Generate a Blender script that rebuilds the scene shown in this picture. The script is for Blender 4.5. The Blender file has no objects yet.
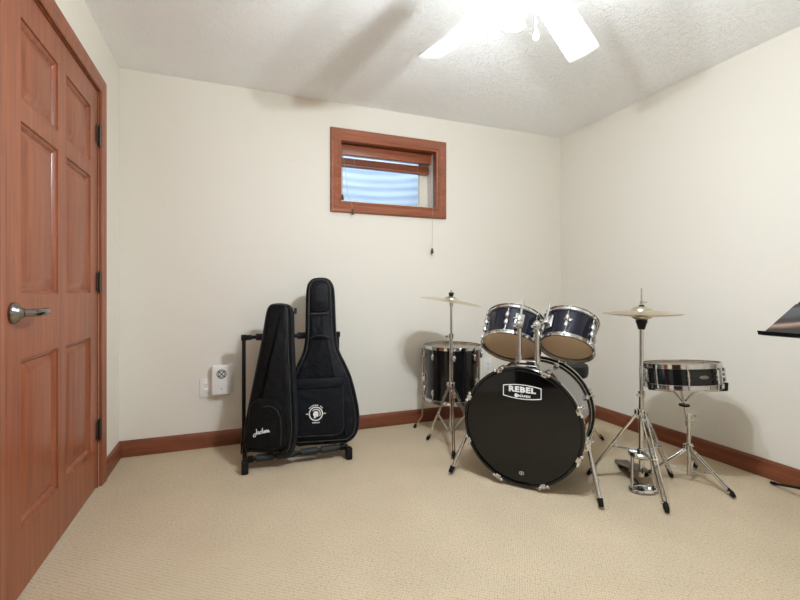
import bpy, bmesh, math, random
from mathutils import Vector as V, Matrix as M, Quaternion
random.seed(7)
PI = math.pi
S = bpy.context.scene
COL = S.collection

# ------------------------------------------------------------------ helpers
class B:
    """collects shapes into one mesh"""
    def __init__(s): s.bm = bmesh.new()
    def add(s, verts, faces, mat=None):
        vs = [s.bm.verts.new(mat @ V(v) if mat else V(v)) for v in verts]
        for f in faces:
            try: s.bm.faces.new([vs[i] for i in f])
            except ValueError: pass
        return s
    def box(s, c, d, rot=None, bev=0.0):
        hx, hy, hz = d[0]/2, d[1]/2, d[2]/2
        m = M.Translation(V(c)) @ (rot.to_4x4() if rot else M())
        if bev <= 0:
            vs = [(x, y, z) for x in (-hx, hx) for y in (-hy, hy) for z in (-hz, hz)]
            fs = [(0,1,3,2),(4,6,7,5),(0,4,5,1),(2,3,7,6),(0,2,6,4),(1,5,7,3)]
            return s.add(vs, fs, m)
        t = bmesh.new(); bmesh.ops.create_cube(t, size=1)
        for v in t.verts: v.co = V((v.co.x*d[0], v.co.y*d[1], v.co.z*d[2]))
        bmesh.ops.bevel(t, geom=t.edges[:]+t.verts[:], offset=bev, segments=3, profile=.5, affect='EDGES')
        t.verts.index_update()
        s.add([v.co.copy() for v in t.verts], [[v.index for v in f.verts] for f in t.faces], m); t.free(); return s
    def cyl(s, p0, p1, r0, r1=None, n=16, mat=None):
        p0, p1 = V(p0), V(p1); r1 = r0 if r1 is None else r1
        q = (p1-p0).to_track_quat('Z', 'Y').to_matrix()
        vs, fs = [], []
        for p, r in ((p0, r0), (p1, r1)):
            for i in range(n):
                a = 2*PI*i/n; vs.append(p + q @ V((r*math.cos(a), r*math.sin(a), 0)))
        for i in range(n): fs.append((i, (i+1) % n, n+(i+1) % n, n+i))
        fs.append(tuple(range(n-1, -1, -1))); fs.append(tuple(range(n, 2*n)))
        return s.add(vs, fs, mat)
    def tube(s, pts, r, n=10, mat=None, closed=False, flat=1.0):
        pts = [V(p) for p in pts]; k = len(pts); vs, fs = [], []
        rs = r if isinstance(r, (list, tuple)) else [r]*k
        up = V((0, 0, 1)); prev = None
        for i, p in enumerate(pts):
            if closed: t = pts[(i+1) % k]-pts[i-1]
            else: t = pts[min(i+1, k-1)]-pts[max(i-1, 0)]
            t.normalize()
            if prev is None:
                a = up.cross(t)
                if a.length < 1e-3: a = V((1, 0, 0)).cross(t)
            else: a = prev - t*prev.dot(t)
            a.normalize(); prev = a; b = t.cross(a)
            for j in range(n):
                g = 2*PI*j/n; vs.append(p + a*rs[i]*math.cos(g) + b*rs[i]*flat*math.sin(g))
        for i in range(k if closed else k-1):
            o, o2 = i*n, ((i+1) % k)*n
            for j in range(n): fs.append((o+j, o+(j+1) % n, o2+(j+1) % n, o2+j))
        if not closed:
            fs.append(tuple(range(n-1, -1, -1))); fs.append(tuple(range((k-1)*n, k*n)))
        return s.add(vs, fs, mat)
    def lathe(s, prof, n=40, mat=None, closed=False, a0=0, a1=2*PI):
        full = abs(a1-a0-2*PI) < 1e-6; m = n if full else n+1
        vs, fs = [], []; k = len(prof)
        for r, z in prof:
            for i in range(m):
                a = a0+(a1-a0)*i/n; vs.append((max(r, 1e-5)*math.cos(a), max(r, 1e-5)*math.sin(a), z))
        for q in range(k if closed else k-1):
            o, o2 = q*m, ((q+1) % k)*m
            for i in range(n): fs.append((o+i, o+(i+1) % m, o2+(i+1) % m, o2+i))
        return s.add(vs, fs, mat)
    def loft(s, rings, mat=None, cap=True):
        n = len(rings[0]); vs = [v for r in rings for v in r]; fs = []
        for q in range(len(rings)-1):
            for i in range(n): fs.append((q*n+i, q*n+(i+1) % n, (q+1)*n+(i+1) % n, (q+1)*n+i))
        if cap: fs.append(tuple(range(n-1, -1, -1))); fs.append(tuple(range((len(rings)-1)*n, len(rings)*n)))
        return s.add(vs, fs, mat)
    def ball(s, c, r, mat=None, sc=(1, 1, 1), n=12):
        c = V(c); p = [(r*math.sin(PI*i/n), -r*math.cos(PI*i/n)) for i in range(n+1)]
        m = M.Translation(c) @ M.Diagonal((*sc, 1))
        return s.lathe(p, n*2, (mat @ m) if mat else m)

def obj(name, b, mat, parent=None, ang=35, subsurf=0):
    bm = b.bm
    bmesh.ops.remove_doubles(bm, verts=bm.verts, dist=2e-5)
    bmesh.ops.recalc_face_normals(bm, faces=bm.faces)
    lim = math.radians(ang)
    for f in bm.faces: f.smooth = True
    for e in bm.edges:
        e.smooth = not (len(e.link_faces) == 2 and e.calc_face_angle(0) > lim)
    me = bpy.data.meshes.new(name); bm.to_mesh(me); bm.free()
    for m in (mat if isinstance(mat, (list, tuple)) else [mat]): me.materials.append(m)
    o = bpy.data.objects.new(name, me); COL.objects.link(o)
    if parent: o.parent = parent
    return o

def tag(o, label=None, cat=None, group=None, kind=None):
    if label: o['label'] = label
    if cat: o['category'] = cat
    if group: o['group'] = group
    if kind: o['kind'] = kind
    return o
def thing(name, label, cat, mat=None, group=None, kind=None):
    o = bpy.data.objects.new(name, None); COL.objects.link(o); o.empty_display_size = .05
    if mat is not None: o.matrix_world = mat
    return tag(o, label, cat, group, kind)
def struct(name, b, mat, label=None, ang=35):
    return tag(obj(name, b, mat, None, ang), label, None, None, 'structure')
def copyto(src, parent, mat):
    c = src.copy(); COL.objects.link(c); c.parent = parent; c.matrix_local = mat
    for ch in src.children:
        d = ch.copy(); COL.objects.link(d); d.parent = c
    return c
T = lambda *p: M.Translation(V(p))
R = lambda d, ax: M.Rotation(math.radians(d), 4, ax)

# ------------------------------------------------------------------ materials
def mat(name, col, rough=.5, metal=0, spec=.5, coat=0, coat_r=.05, ior=1.5):
    m = bpy.data.materials.new(name); m.use_nodes = True
    p = m.node_tree.nodes['Principled BSDF']
    p.inputs['Base Color'].default_value = (*col, 1); p.inputs['Roughness'].default_value = rough
    p.inputs['Metallic'].default_value = metal; p.inputs['Specular IOR Level'].default_value = spec
    p.inputs['Coat Weight'].default_value = coat; p.inputs['Coat Roughness'].default_value = coat_r
    p.inputs['IOR'].default_value = ior
    return m
def N(m, t, **kw):
    n = m.node_tree.nodes.new(t)
    for k, v in kw.items():
        if k in n.inputs: n.inputs[k].default_value = v
        else: setattr(n, k, v)
    return n
def L(m, a, b): m.node_tree.links.new(a, b)
def P(m): return m.node_tree.nodes['Principled BSDF']
def coords(m, scale=(1, 1, 1), rot=(0, 0, 0)):
    tc = N(m, 'ShaderNodeTexCoord'); mp = N(m, 'ShaderNodeMapping')
    mp.inputs['Scale'].default_value = scale; mp.inputs['Rotation'].default_value = rot
    L(m, tc.outputs['Object'], mp.inputs['Vector']); return mp.outputs['Vector']
def ramp(m, fac, stops):
    r = N(m, 'ShaderNodeValToRGB'); e = r.color_ramp.elements
    while len(e) < len(stops): e.new(.5)
    for x, (p, c) in zip(e, stops): x.position = p; x.color = (*c, 1)
    L(m, fac, r.inputs['Fac']); return r.outputs['Color']
def bump(m, h, st=.3, dist=.002):
    b = N(m, 'ShaderNodeBump'); b.inputs['Strength'].default_value = st; b.inputs['Distance'].default_value = dist
    L(m, h, b.inputs['Height']); L(m, b.outputs['Normal'], P(m).inputs['Normal']); return b

def m_paint():
    m = mat('cream wall paint', (.77, .732, .66), .75, spec=.25)
    v = coords(m); n = N(m, 'ShaderNodeTexNoise', Scale=220.0, Detail=2.0); L(m, v, n.inputs['Vector'])
    bump(m, n.outputs['Fac'], .12, .001); return m
def m_ceiling():
    m = mat('white textured ceiling', (.93, .93, .93), .9, spec=.15)
    v = coords(m); w = N(m, 'ShaderNodeTexNoise', Scale=9.0, Detail=2.0, Distortion=1.2); L(m, v, w.inputs['Vector'])
    mx = N(m, 'ShaderNodeMixRGB'); mx.inputs['Fac'].default_value = .12; L(m, v, mx.inputs[1]); L(m, w.outputs['Color'], mx.inputs[2])
    n = N(m, 'ShaderNodeTexNoise', Scale=30.0, Detail=3.0, Distortion=2.4); L(m, mx.outputs[0], n.inputs['Vector'])
    r = ramp(m, n.outputs['Fac'], [(.50, (0, 0, 0)), (.63, (1, 1, 1))])
    bump(m, r, .5, .0115); return m
def m_carpet():
    m = mat('beige loop pile carpet', (.5, .4, .28), .95, spec=.1)
    v = coords(m, (1, 1, 1), (0, 0, math.radians(37)))
    # rows of loops: two crossed waves give nubs, broken by a noise
    mp = N(m, 'ShaderNodeMapping'); mp.inputs['Scale'].default_value = (118, 78, 1); L(m, v, mp.inputs['Vector'])
    vo = N(m, 'ShaderNodeTexVoronoi', Scale=1.0, Randomness=.32); vo.voronoi_dimensions = '2D'; L(m, mp.outputs[0], vo.inputs['Vector'])
    n2 = N(m, 'ShaderNodeTexNoise', Scale=3.0, Detail=3.0); L(m, v, n2.inputs['Vector'])
    n3 = N(m, 'ShaderNodeTexNoise', Scale=260.0, Detail=2.0); L(m, v, n3.inputs['Vector'])
    inv = N(m, 'ShaderNodeMath', operation='SUBTRACT'); inv.inputs[0].default_value = 1; L(m, vo.outputs['Distance'], inv.inputs[1])
    c1 = ramp(m, vo.outputs['Distance'], [(.22, (.655, .535, .385)), (.50, (.60, .485, .34)), (.76, (.43, .335, .225))])
    c2 = ramp(m, n2.outputs['Fac'], [(.3, (.90, .90, .90)), (.7, (1, 1, 1))])
    mu = N(m, 'ShaderNodeMixRGB', blend_type='MULTIPLY'); mu.inputs['Fac'].default_value = 1
    L(m, c1, mu.inputs[1]); L(m, c2, mu.inputs[2])
    c3 = ramp(m, n3.outputs['Fac'], [(.35, (.78, .77, .75)), (.62, (1, 1, 1))])
    m2 = N(m, 'ShaderNodeMixRGB', blend_type='MULTIPLY'); m2.inputs['Fac'].default_value = 1
    L(m, mu.outputs[0], m2.inputs[1]); L(m, c3, m2.inputs[2])
    L(m, m2.outputs[0], P(m).inputs['Base Color'])
    bump(m, inv.outputs[0], .4, .004); return m
def m_wood(name, axis, a, b, c, rough=.38, coat=.10):
    m = mat(name, b, rough, spec=.4, coat=coat, coat_r=.18)
    sc = [14, 14, 14]; sc[axis] = .9
    v = coords(m, tuple(sc)); n = N(m, 'ShaderNodeTexNoise', Scale=2.2, Detail=6.0, Roughness=.65, Distortion=.5); L(m, v, n.inputs['Vector'])
    sc2 = [90, 90, 90]; sc2[axis] = 3
    v2 = coords(m, tuple(sc2)); n2 = N(m, 'ShaderNodeTexNoise', Scale=2.0, Detail=2.0); L(m, v2, n2.inputs['Vector'])
    c1 = ramp(m, n.outputs['Fac'], [(.25, a), (.5, b), (.78, c)])
    c2 = ramp(m, n2.outputs['Fac'], [(.3, (.88, .86, .85)), (.6, (1, 1, 1))])
    mu = N(m, 'ShaderNodeMixRGB', blend_type='MULTIPLY'); mu.inputs['Fac'].default_value = 1
    L(m, c1, mu.inputs[1]); L(m, c2, mu.inputs[2]); L(m, mu.outputs[0], P(m).inputs['Base Color']); return m
def m_fabric(name, col, sc=900, rough=.5):
    m = mat(name, col, rough, spec=.16)
    v = coords(m); n = N(m, 'ShaderNodeTexNoise', Scale=float(sc), Detail=1.0); L(m, v, n.inputs['Vector'])
    n2 = N(m, 'ShaderNodeTexNoise', Scale=7.0, Detail=3.0, Distortion=.8); L(m, v, n2.inputs['Vector'])
    b1 = N(m, 'ShaderNodeBump', Strength=.45, Distance=.04); L(m, n2.outputs['Fac'], b1.inputs['Height'])
    b2 = bump(m, n.outputs['Fac'], .4, .0012); L(m, b1.outputs['Normal'], b2.inputs['Normal']); return m
def m_sparkle(name, col):
    m = mat(name, col, .2, metal=0, spec=.3, coat=.35, coat_r=.03)
    v = coords(m); n = N(m, 'ShaderNodeTexVoronoi', Scale=420.0); L(m, v, n.inputs['Vector'])
    c = ramp(m, n.outputs['Color'], [(.0, tuple(x*.6 for x in col)), (.8, col), (1, tuple(min(1, x*2.2+.01) for x in col))])
    L(m, c, P(m).inputs['Base Color']); return m
def m_lampglass():
    m = bpy.data.materials.new('frosted lamp glass'); m.use_nodes = True; nt = m.node_tree
    nt.nodes.remove(P(m)); out = nt.nodes['Material Output']
    a = N(m, 'ShaderNodeBsdfTranslucent'); a.inputs['Color'].default_value = (.95, .94, .92, 1)
    b = N(m, 'ShaderNodeBsdfTransparent'); b.inputs['Color'].default_value = (.97, .96, .94, 1)
    x = N(m, 'ShaderNodeMixShader'); x.inputs['Fac'].default_value = .88
    L(m, a.outputs[0], x.inputs[1]); L(m, b.outputs[0], x.inputs[2])
    e = N(m, 'ShaderNodeEmission', Strength=7.0); e.inputs['Color'].default_value = (.88, .965, 1.05, 1)
    ad = N(m, 'ShaderNodeAddShader'); L(m, x.outputs[0], ad.inputs[0]); L(m, e.outputs[0], ad.inputs[1])
    L(m, ad.outputs[0], out.inputs['Surface']); return m
def m_glass():
    m = bpy.data.materials.new('window glass'); m.use_nodes = True; nt = m.node_tree
    nt.nodes.remove(P(m)); out = nt.nodes['Material Output']
    b = N(m, 'ShaderNodeBsdfTransparent'); b.inputs['Color'].default_value = (.95, .97, .98, 1)
    g = N(m, 'ShaderNodeBsdfGlossy'); g.inputs['Roughness'].default_value = .02
    f = N(m, 'ShaderNodeFresnel', IOR=1.45); x = N(m, 'ShaderNodeMixShader')
    L(m, f.outputs[0], x.inputs['Fac']); L(m, b.outputs[0], x.inputs[1]); L(m, g.outputs[0], x.inputs[2])
    L(m, x.outputs[0], out.inputs['Surface']); return m
def m_chrome():
    m = mat('chrome', (.66, .655, .645), .09, metal=1); return m
def m_cymbal():
    m = mat('brass cymbal', (.68, .60, .46), .30, metal=1)
    v = coords(m); w = N(m, 'ShaderNodeTexWave', Scale=60.0, wave_type='RINGS'); w.rings_direction = 'Z'
    L(m, v, w.inputs['Vector']); bump(m, w.outputs['Fac'], .15, .0006); return m

WA, WB, WC = (.178, .047, .018), (.288, .082, .034), (.40, .124, .053)
paint, ceil_m, carpet = m_paint(), m_ceiling(), m_carpet()
wood_z = m_wood('cherry stained wood upright grain', 2, WA, WB, WC)
wood_x = m_wood('cherry stained wood across', 0, WA, WB, WC)
wood_bx = m_wood('dark cherry baseboard across', 0, tuple(.68*v for v in WA), tuple(.68*v for v in WB), tuple(.68*v for v in WC))
wood_by = m_wood('dark cherry baseboard along', 1, tuple(.68*v for v in WA), tuple(.68*v for v in WB), tuple(.68*v for v in WC))
wood_d = m_wood('near black tone for drum head reflection', 2, tuple(.12*v for v in WA), tuple(.12*v for v in WB), tuple(.12*v for v in WC))  # darkened on the added closet door so the drum head reflects black
wood_y = m_wood('cherry stained wood along the wall', 1, WA, WB, WC)
chrome, steel = m_chrome(), mat('brushed nickel', (.27, .255, .24), .2, metal=1)
bronze = mat('aged bronze', (.12, .095, .08), .38, metal=1)
rubber = mat('black rubber', (.007, .007, .007), .6, spec=.2)
blackp = mat('black plastic', (.008, .008, .0085), .45, spec=.25)
blackm = mat('black painted steel', (.005, .005, .0055), .4, spec=.2)
gusset = m_fabric('charcoal zipper band', (.020, .021, .024), 600, .5)
wrap_s = mat('high gloss black bass drum wrap', (.008, .008, .009), .14, spec=.6, coat=1, coat_r=.03)
foam = m_fabric('grey foam sleeve', (.030, .031, .034), 500)
nylon = m_fabric('black nylon', (.0045, .0047, .0052))
nylon_b = m_fabric('blue black nylon', (.0042, .005, .0075))
webbing = m_fabric('dark grey webbing', (.026, .027, .032), 600, .6)
vinyl = mat('glossy black vinyl piping', (.02, .02, .023), .22)
wrap_k = mat('gloss black drum wrap', (.005, .005, .0055), .14, spec=.35, coat=.25, coat_r=.02)
wrap_b = m_sparkle('midnight blue sparkle drum wrap', (.0035, .005, .014))
blackhead = mat('black drum head film', (.0025, .0025, .0028), .045, spec=.45)
def m_clearhead():
    m = bpy.data.materials.new('clear drum head film'); m.use_nodes = True; nt = m.node_tree
    nt.nodes.remove(P(m)); out = nt.nodes['Material Output']
    a = N(m, 'ShaderNodeBsdfTransparent'); a.inputs['Color'].default_value = (.95, .94, .92, 1)
    d = N(m, 'ShaderNodeBsdfDiffuse'); d.inputs['Color'].default_value = (.95, .84, .66, 1)
    x = N(m, 'ShaderNodeMixShader'); x.inputs['Fac'].default_value = .38; L(m, a.outputs[0], x.inputs[1]); L(m, d.outputs[0], x.inputs[2])
    g = N(m, 'ShaderNodeBsdfGlossy'); g.inputs['Roughness'].default_value = .12
    f = N(m, 'ShaderNodeFresnel', IOR=1.35); y = N(m, 'ShaderNodeMixShader')
    L(m, f.outputs[0], y.inputs['Fac']); L(m, x.outputs[0], y.inputs[1]); L(m, g.outputs[0], y.inputs[2]); L(m, y.outputs[0], out.inputs['Surface']); return m
def m_coathead():
    m = bpy.data.materials.new('coated white drum head'); m.use_nodes = True; nt = m.node_tree
    nt.nodes.remove(P(m)); out = nt.nodes['Material Output']
    d = N(m, 'ShaderNodeBsdfDiffuse'); d.inputs['Color'].default_value = (.78, .76, .72, 1)
    t = N(m, 'ShaderNodeBsdfTranslucent'); t.inputs['Color'].default_value = (.95, .90, .80, 1)
    x = N(m, 'ShaderNodeMixShader'); x.inputs['Fac'].default_value = .6; L(m, d.outputs[0], x.inputs[1]); L(m, t.outputs[0], x.inputs[2]); L(m, x.outputs[0], out.inputs['Surface']); return m
clearhead, coathead = m_clearhead(), m_coathead()
lining = m_wood('pale maple shell lining', 2, (.60, .38, .19), (.72, .48, .26), (.80, .57, .34), .5, 0)
cymbal = m_cymbal()
white = mat('white fan enamel', (.74, .735, .725), .4)
whitep = mat('white plastic', (.82, .81, .79), .4)
vinylw = mat('cream vinyl window sash', (.80, .76, .66), .4)
jambw = mat('white window reveal', (.78, .77, .78), .5)
ink = mat('white print', (.78, .78, .77), .5)
inkg = mat('grey print', (.45, .45, .44), .5)
darkhole = mat('dark grille', (.02, .02, .02), .6)
seatvinyl = mat('black seat vinyl', (.008, .008, .009), .45, spec=.25)
galv = mat('galvanised window well', (.62, .70, .80), .55, metal=0)
pedalm = mat('dark footboard metal', (.16, .15, .14), .28, metal=1)
lampglass, glass = m_lampglass(), m_glass()
cordm = mat('cream blind cord', (.45, .38, .28), .7)
tassel_m = mat('dark wooden tassel', (.12, .06, .03), .5)

# ------------------------------------------------------------------ room shell
XL, XR, YB, YR, H = -.637, 2.610, 2.954, -.60, 2.292
W = .12
b = B(); b.box(((XL+XR)/2, (YB+YR)/2, -.05), (XR-XL+2*W, YB-YR+2*W, .1)); struct('floor', b, carpet)
b = B(); b.box(((XL+XR)/2, (YB+YR)/2, H+.05), (XR-XL+2*W, YB-YR+2*W, .1)); struct('ceiling', b, ceil_m)
def wall_with_holes(name, axis, at, a0, a1, holes):
    """a wall slab between a0..a1; holes = (lo, hi, zlo, zhi)"""
    b = B(); sgn = W if at > 0 else -W
    def piece(p, q, z0, z1):
        if q-p < 1e-4 or z1-z0 < 1e-4: return
        if axis == 'x': b.box((at+sgn/2, (p+q)/2, (z0+z1)/2), (W, q-p, z1-z0))
        else: b.box(((p+q)/2, at+sgn/2, (z0+z1)/2), (q-p, W, z1-z0))
    c = a0
    for lo, hi, zl, zh in sorted(holes):
        piece(c, lo, 0, H); piece(lo, hi, 0, zl); piece(lo, hi, zh, H); c = hi
    piece(c, a1, 0, H); return struct(name, b, paint)
DOOR = (1.605, 2.540, 1.975); CLOS = (-.42, .86, 1.975)
WIN = (.690, 1.430, 1.604, 2.038)
wall_with_holes('wall_left', 'x', XL, YR, YB, [(DOOR[0]-.012, DOOR[1]+.013, 0, DOOR[2]+.012), (CLOS[0]-.012, CLOS[1]+.012, 0, CLOS[2]+.012)])
wall_with_holes('wall_right', 'x', XR, YR, YB, [])
wall_with_holes('wall_back', 'y', YB, XL-W, XR+W, [(WIN[0]-.0125, WIN[1]+.0125, WIN[2]-.0125, WIN[3]+.0125)])
wall_with_holes('wall_rear', 'y', YR, XL-W, XR+W, [])
# baseboards: ogee-topped board swept along the wall
BP = [(0, 0), (.014, 0), (.014, .068), (.011, .076), (.0095, .084), (.006, .092), (0, .096)]
def baseboard(name, p0, p1, nrm, mt):
    p0, p1, nrm = V(p0), V(p1), V(nrm); d = (p1-p0).normalized(); b = B()
    rings = [[p + nrm*(o+.0005) + V((0, 0, z+.0005)) for o, z in BP] for p in (p0, p1)]
    b.loft(rings); struct(name, b, mt)
baseboard('baseboard_back', (XL+.0005, YB, 0), (XR-.0005, YB, 0), (0, -1, 0), wood_bx)
baseboard('baseboard_right', (XR, YB-.016, 0), (XR, YR+.016, 0), (-1, 0, 0), wood_by)
baseboard('baseboard_left', (XL, YB-.016, 0), (XL, DOOR[1]+.085, 0), (1, 0, 0), wood_by)
baseboard('baseboard_rear', (XL+.0005, YR, 0), (XR-.0005, YR, 0), (0, 1, 0), wood_bx)

# ------------------------------------------------------------------ door on the left wall, and an added closet door out of view
def slab(y0, y1, z0, z1, cols, rows, th=.035):
    """room side at local x=0; panels sunk into it with a raised field"""
    b = B(); ys = sorted([y0, y1]+[c for p in cols for c in p]); zs = sorted([z0, z1]+[c for p in rows for c in p])
    isp = lambda a, c: any(abs(a-p[0]) < 1e-6 for p in cols) and any(abs(c-p[0]) < 1e-6 for p in rows)
    for a, a2 in zip(ys, ys[1:]):
        for c, c2 in zip(zs, zs[1:]):
            if isp(a, c):
                rings = []
                for ins, dep in ((0, 0), (.0012, -.006), (.005, -.0085), (.010, -.0065), (.014, -.010), (.019, -.0165), (.023, -.0165), (.052, -.0065), (.054, -.006)):
                    rings.append([(dep, a+ins, c+ins), (dep, a2-ins, c+ins), (dep, a2-ins, c2-ins), (dep, a+ins, c2-ins)])
                b.loft(rings, cap=False); b.add(rings[-1], [(0, 1, 2, 3)])
            else: b.add([(0, a, c), (0, a2, c), (0, a2, c2), (0, a, c2)], [(0, 1, 2, 3)])
    b.add([(-th, y0, z0), (-th, y1, z0), (-th, y1, z1), (-th, y0, z1), (0, y0, z0), (0, y1, z0), (0, y1, z1), (0, y0, z1)],
          [(0, 3, 2, 1), (0, 1, 5, 4), (2, 3, 7, 6), (0, 4, 7, 3), (1, 2, 6, 5)])
    return b
def door_casing(y0, y1, top):
    b = B(); prof = [(0, 0), (0, .010), (.006, .0135), (.016, .0125), (.040, .0165), (.058, .0185), (.066, .018), (.070, .014), (.070, 0)]
    rings = []
    for o, h in prof:
        rings.append([(h+.0005, y0-o, 0.0005), (h+.0005, y0-o, top+o), (h+.0005, y1+o, top+o), (h+.0005, y1+o, .0005)])
    k = len(rings)
    for i in range(3):
        for q in range(k):
            A, C = rings[q], rings[(q+1) % k]; b.add([A[i], A[i+1], C[i+1], C[i]], [(0, 1, 2, 3)])
    for i in (0, 3): b.add([r[i] for r in rings], [tuple(range(k))])
    return b
def door_jamb(y0, y1, top):
    b = B()
    for y, s in ((y0, -1), (y1, 1)):
        b.box((-.055, y+s*.0055, (top+.011)/2), (.108, .0105, top+.011))
        b.box((-.060, y-s*.006, top/2), (.02, .0125, top))          # stop behind the slab
    b.box((-.055, (y0+y1)/2, top+.0055), (.108, y1-y0, .0105)); b.box((-.060, (y0+y1)/2, top-.006), (.02, y1-y0, .0125))
    return b
rows = [(.218, .760), (.970, 1.525), (1.598, 1.859)]
d1 = thing('door_1', None, None, T(XL, 0, 0), kind='structure')
obj('door_slab', slab(DOOR[0]+.003, DOOR[1]-.005, .012, DOOR[2]-.006, [(1.718, 2.028), (2.114, 2.428)], rows), wood_z, d1).location = (-.002, 0, 0)
obj('casing', door_casing(DOOR[0]-.011, DOOR[1]+.012, DOOR[2]+.006), wood_z, d1)
obj('jamb', door_jamb(DOOR[0], DOOR[1], DOOR[2]), wood_z, d1)
# lever handle
lv = B()
lv.tube([(.030, 1.661, .912), (.050, 1.668, .912), (.058, 1.690, .912), (.058, 1.715, .9125), (.057, 1.740, .914), (.054, 1.762, .918), (.050, 1.785, .922)],
        [.012, .0125, .0125, .0115, .0120, .0075, .0035], 14)
lv.tube([(.058, 1.728, .905), (.056, 1.752, .907), (.051, 1.779, .919)], [.0055, .0045, .003], 10)
lv = obj('lever_handle', lv, steel, d1)
rs = B(); rs.lathe([(.0, 0), (.033, 0), (.0335, .006), (.030, .012), (.021, .018), (.0150, .027), (.0135, .034), (0, .036)], 32, T(-.0015, 1.661, .912) @ R(90, 'Y')); obj('rosette', rs, steel, lv)
hg = None
for z in (1.755, 1.025, .290):
    if hg is None:
        h = B(); h.cyl((.008, 2.5445, -.046), (.008, 2.5445, .046), .0075, n=14)
        for zz in (-.05, .05): h.ball((.008, 2.5445, zz), .0065)
        for zz in (-.027, -.009, .009, .027): h.cyl((.008, 2.5445, zz-.0008), (.008, 2.5445, zz+.0008), .0085, n=14)
        h.box((.0018, 2.523, 0), (.0025, .030, .088)); hg = obj('hinge', h, bronze, d1); hg.location = (0, 0, z)
    else: copyto(hg, d1, T(0, 0, z))
d2 = thing('added_closet_door', None, None, T(XL, 0, 0), kind='structure')  # invented closet door, out of view, added to darken the drum head's reflection
mid = (CLOS[0]+CLOS[1])/2
for a, c in ((CLOS[0]+.002, mid-.0015), (mid+.0015, CLOS[1]-.002)):
    obj('door_slab', slab(a, c, .012, CLOS[2]-.004, [(a+.10, c-.10)], rows), wood_d, d2)
obj('casing', door_casing(CLOS[0]-.011, CLOS[1]+.011, CLOS[2]+.006), wood_d, d2)
obj('jamb', door_jamb(CLOS[0], CLOS[1], CLOS[2]), wood_z, d2)

# ------------------------------------------------------------------ window
x0, x1, z0, z1 = WIN
w1 = thing('window_1', None, None, T(0, YB, 0), kind='structure')
prof = [(-.004, 0), (-.004, .006), (.004, .013), (.012, .014), (.017, .0105), (.045, .017), (.058, .025), (.068, .026), (.074, .020), (.075, 0)]
b = B(); rings = []
for o, h in prof: rings.append([(x0-o, -h-.0005, z0-o), (x1+o, -h-.0005, z0-o), (x1+o, -h-.0005, z1+o), (x0-o, -h-.0005, z1+o)])
for q in range(len(rings)):
    A, C = rings[q], rings[(q+1) % len(rings)]
    for i in range(4): b.add([A[i], A[(i+1) % 4], C[(i+1) % 4], C[i]], [(0, 1, 2, 3)])
obj('casing', b, wood_x, w1)
DP = .20     # reveal depth
b = B()
b.box(((x0+x1)/2, DP/2, z1+.006), (x1-x0+.020, DP+.001, .012)); b.box(((x0+x1)/2, DP/2, z0-.006), (x1-x0+.020, DP+.001, .012)); b.box((x0-.006, DP/2, (z0+z1)/2), (.012, DP, z1-z0))
b.box((x1+.006, .03, (z0+z1)/2), (.012, .06, z1-z0))
obj('jamb', b, wood_x, w1)
b = B(); b.box((x1+.006, .06+(DP-.06)/2, (z0+z1)/2), (.012, DP-.06, z1-z0)); tag(obj('reveal_panel', b, jambw, w1), 'white painted side reveal')
b = B(); sw = .052
for (cx, cz, dx, dz) in (((x0+x1)/2, z0+sw/2, x1-x0, sw*.7), ((x0+x1)/2, z1-sw/2, x1-x0, sw), (x0+sw/2, (z0+z1)/2, sw, z1-z0), (x1-sw/2-.02, (z0+z1)/2, sw, z1-z0)):
    b.box((cx, .175, cz), (dx, .04, dz), bev=.004)
b.box((x1-.01, .178, (z0+z1)/2), (.02, .03, z1-z0))
obj('sash', b, vinylw, w1)
b = B(); b.box(((x0+x1)/2, .185, (z0+z1)/2), (x1-x0-.03, .004, z1-z0-.03)); obj('pane', b, glass, w1)
# corrugated window well outside
b = B(); nz = 90; prof = []
for i in range(nz+1):
    z = 1.25+i*.0135; prof.append((.62+.0034*math.cos(2*PI*z/.075), z))
b.lathe(prof, 48, T((x0+x1)/2, YB+W+.02, 0), a0=-.12, a1=PI+.12); struct('window_well', b, galv)
b = B(); b.box(((x0+x1)/2, YB+W+.42, 1.22), (1.5, .8, .04)); struct('window_well_gravel', b, mat('well gravel', (.45, .44, .42), .9))

# rolled-up wooden blind
bl = thing('window_blind', 'raised cherry wood slatted blind at the top of the small window', 'window blind', T((x0+x1)/2, YB+.075, 0))
b = B(); b.box((0, 0, 1.996), (x1-x0-.02, .016, .072), bev=.004); b.box((0, .035, 2.012), (x1-x0-.03, .05, .04)); obj('valance', b, wood_x, bl)
for k in range(6):
    b = B(); b.box((0, .040, 1.905+k*.0072), (x1-x0-.035, .05, .0046), R(random.uniform(-1.5, 1.5), 'X').to_3x3(), bev=.001); obj('slat', b, wood_x, bl)
b = B(); b.box((0, .040, 1.893), (x1-x0-.035, .052, .012), bev=.003); obj('bottom_rail', b, wood_x, bl)
for dx in (-.25, .25):
    b = B(); b.tube([(dx, .012, 1.99), (dx, .012, 1.89)], .0012, 6); obj('ladder_cord', b, cordm, bl)
cx = (x0+x1)/2
def cord(pts, tz):
    c = B(); c.tube(pts, .0013, 6); c = obj('lift_cord', c, cordm, bl)
    t = B(); p = pts[-1]; t.lathe([(0, .012), (.004, .011), (.006, .004), (.0085, -.008), (.0085, -.014), (.006, -.018), (0, -.018)], 14, T(*p) @ M.Scale(1.35, 4)); obj('tassel', t, tassel_m, c)
cord([(.715-cx, -.012, 1.965), (.716-cx, -.014, 1.80), (.717-cx, -.014, 1.655)], 0)
cord([(.722-cx, -.012, 1.965), (.742-cx, -.075, 1.66), (.760-cx, -.098, 1.600), (.772-cx, -.102, 1.54)], 0)
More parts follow.
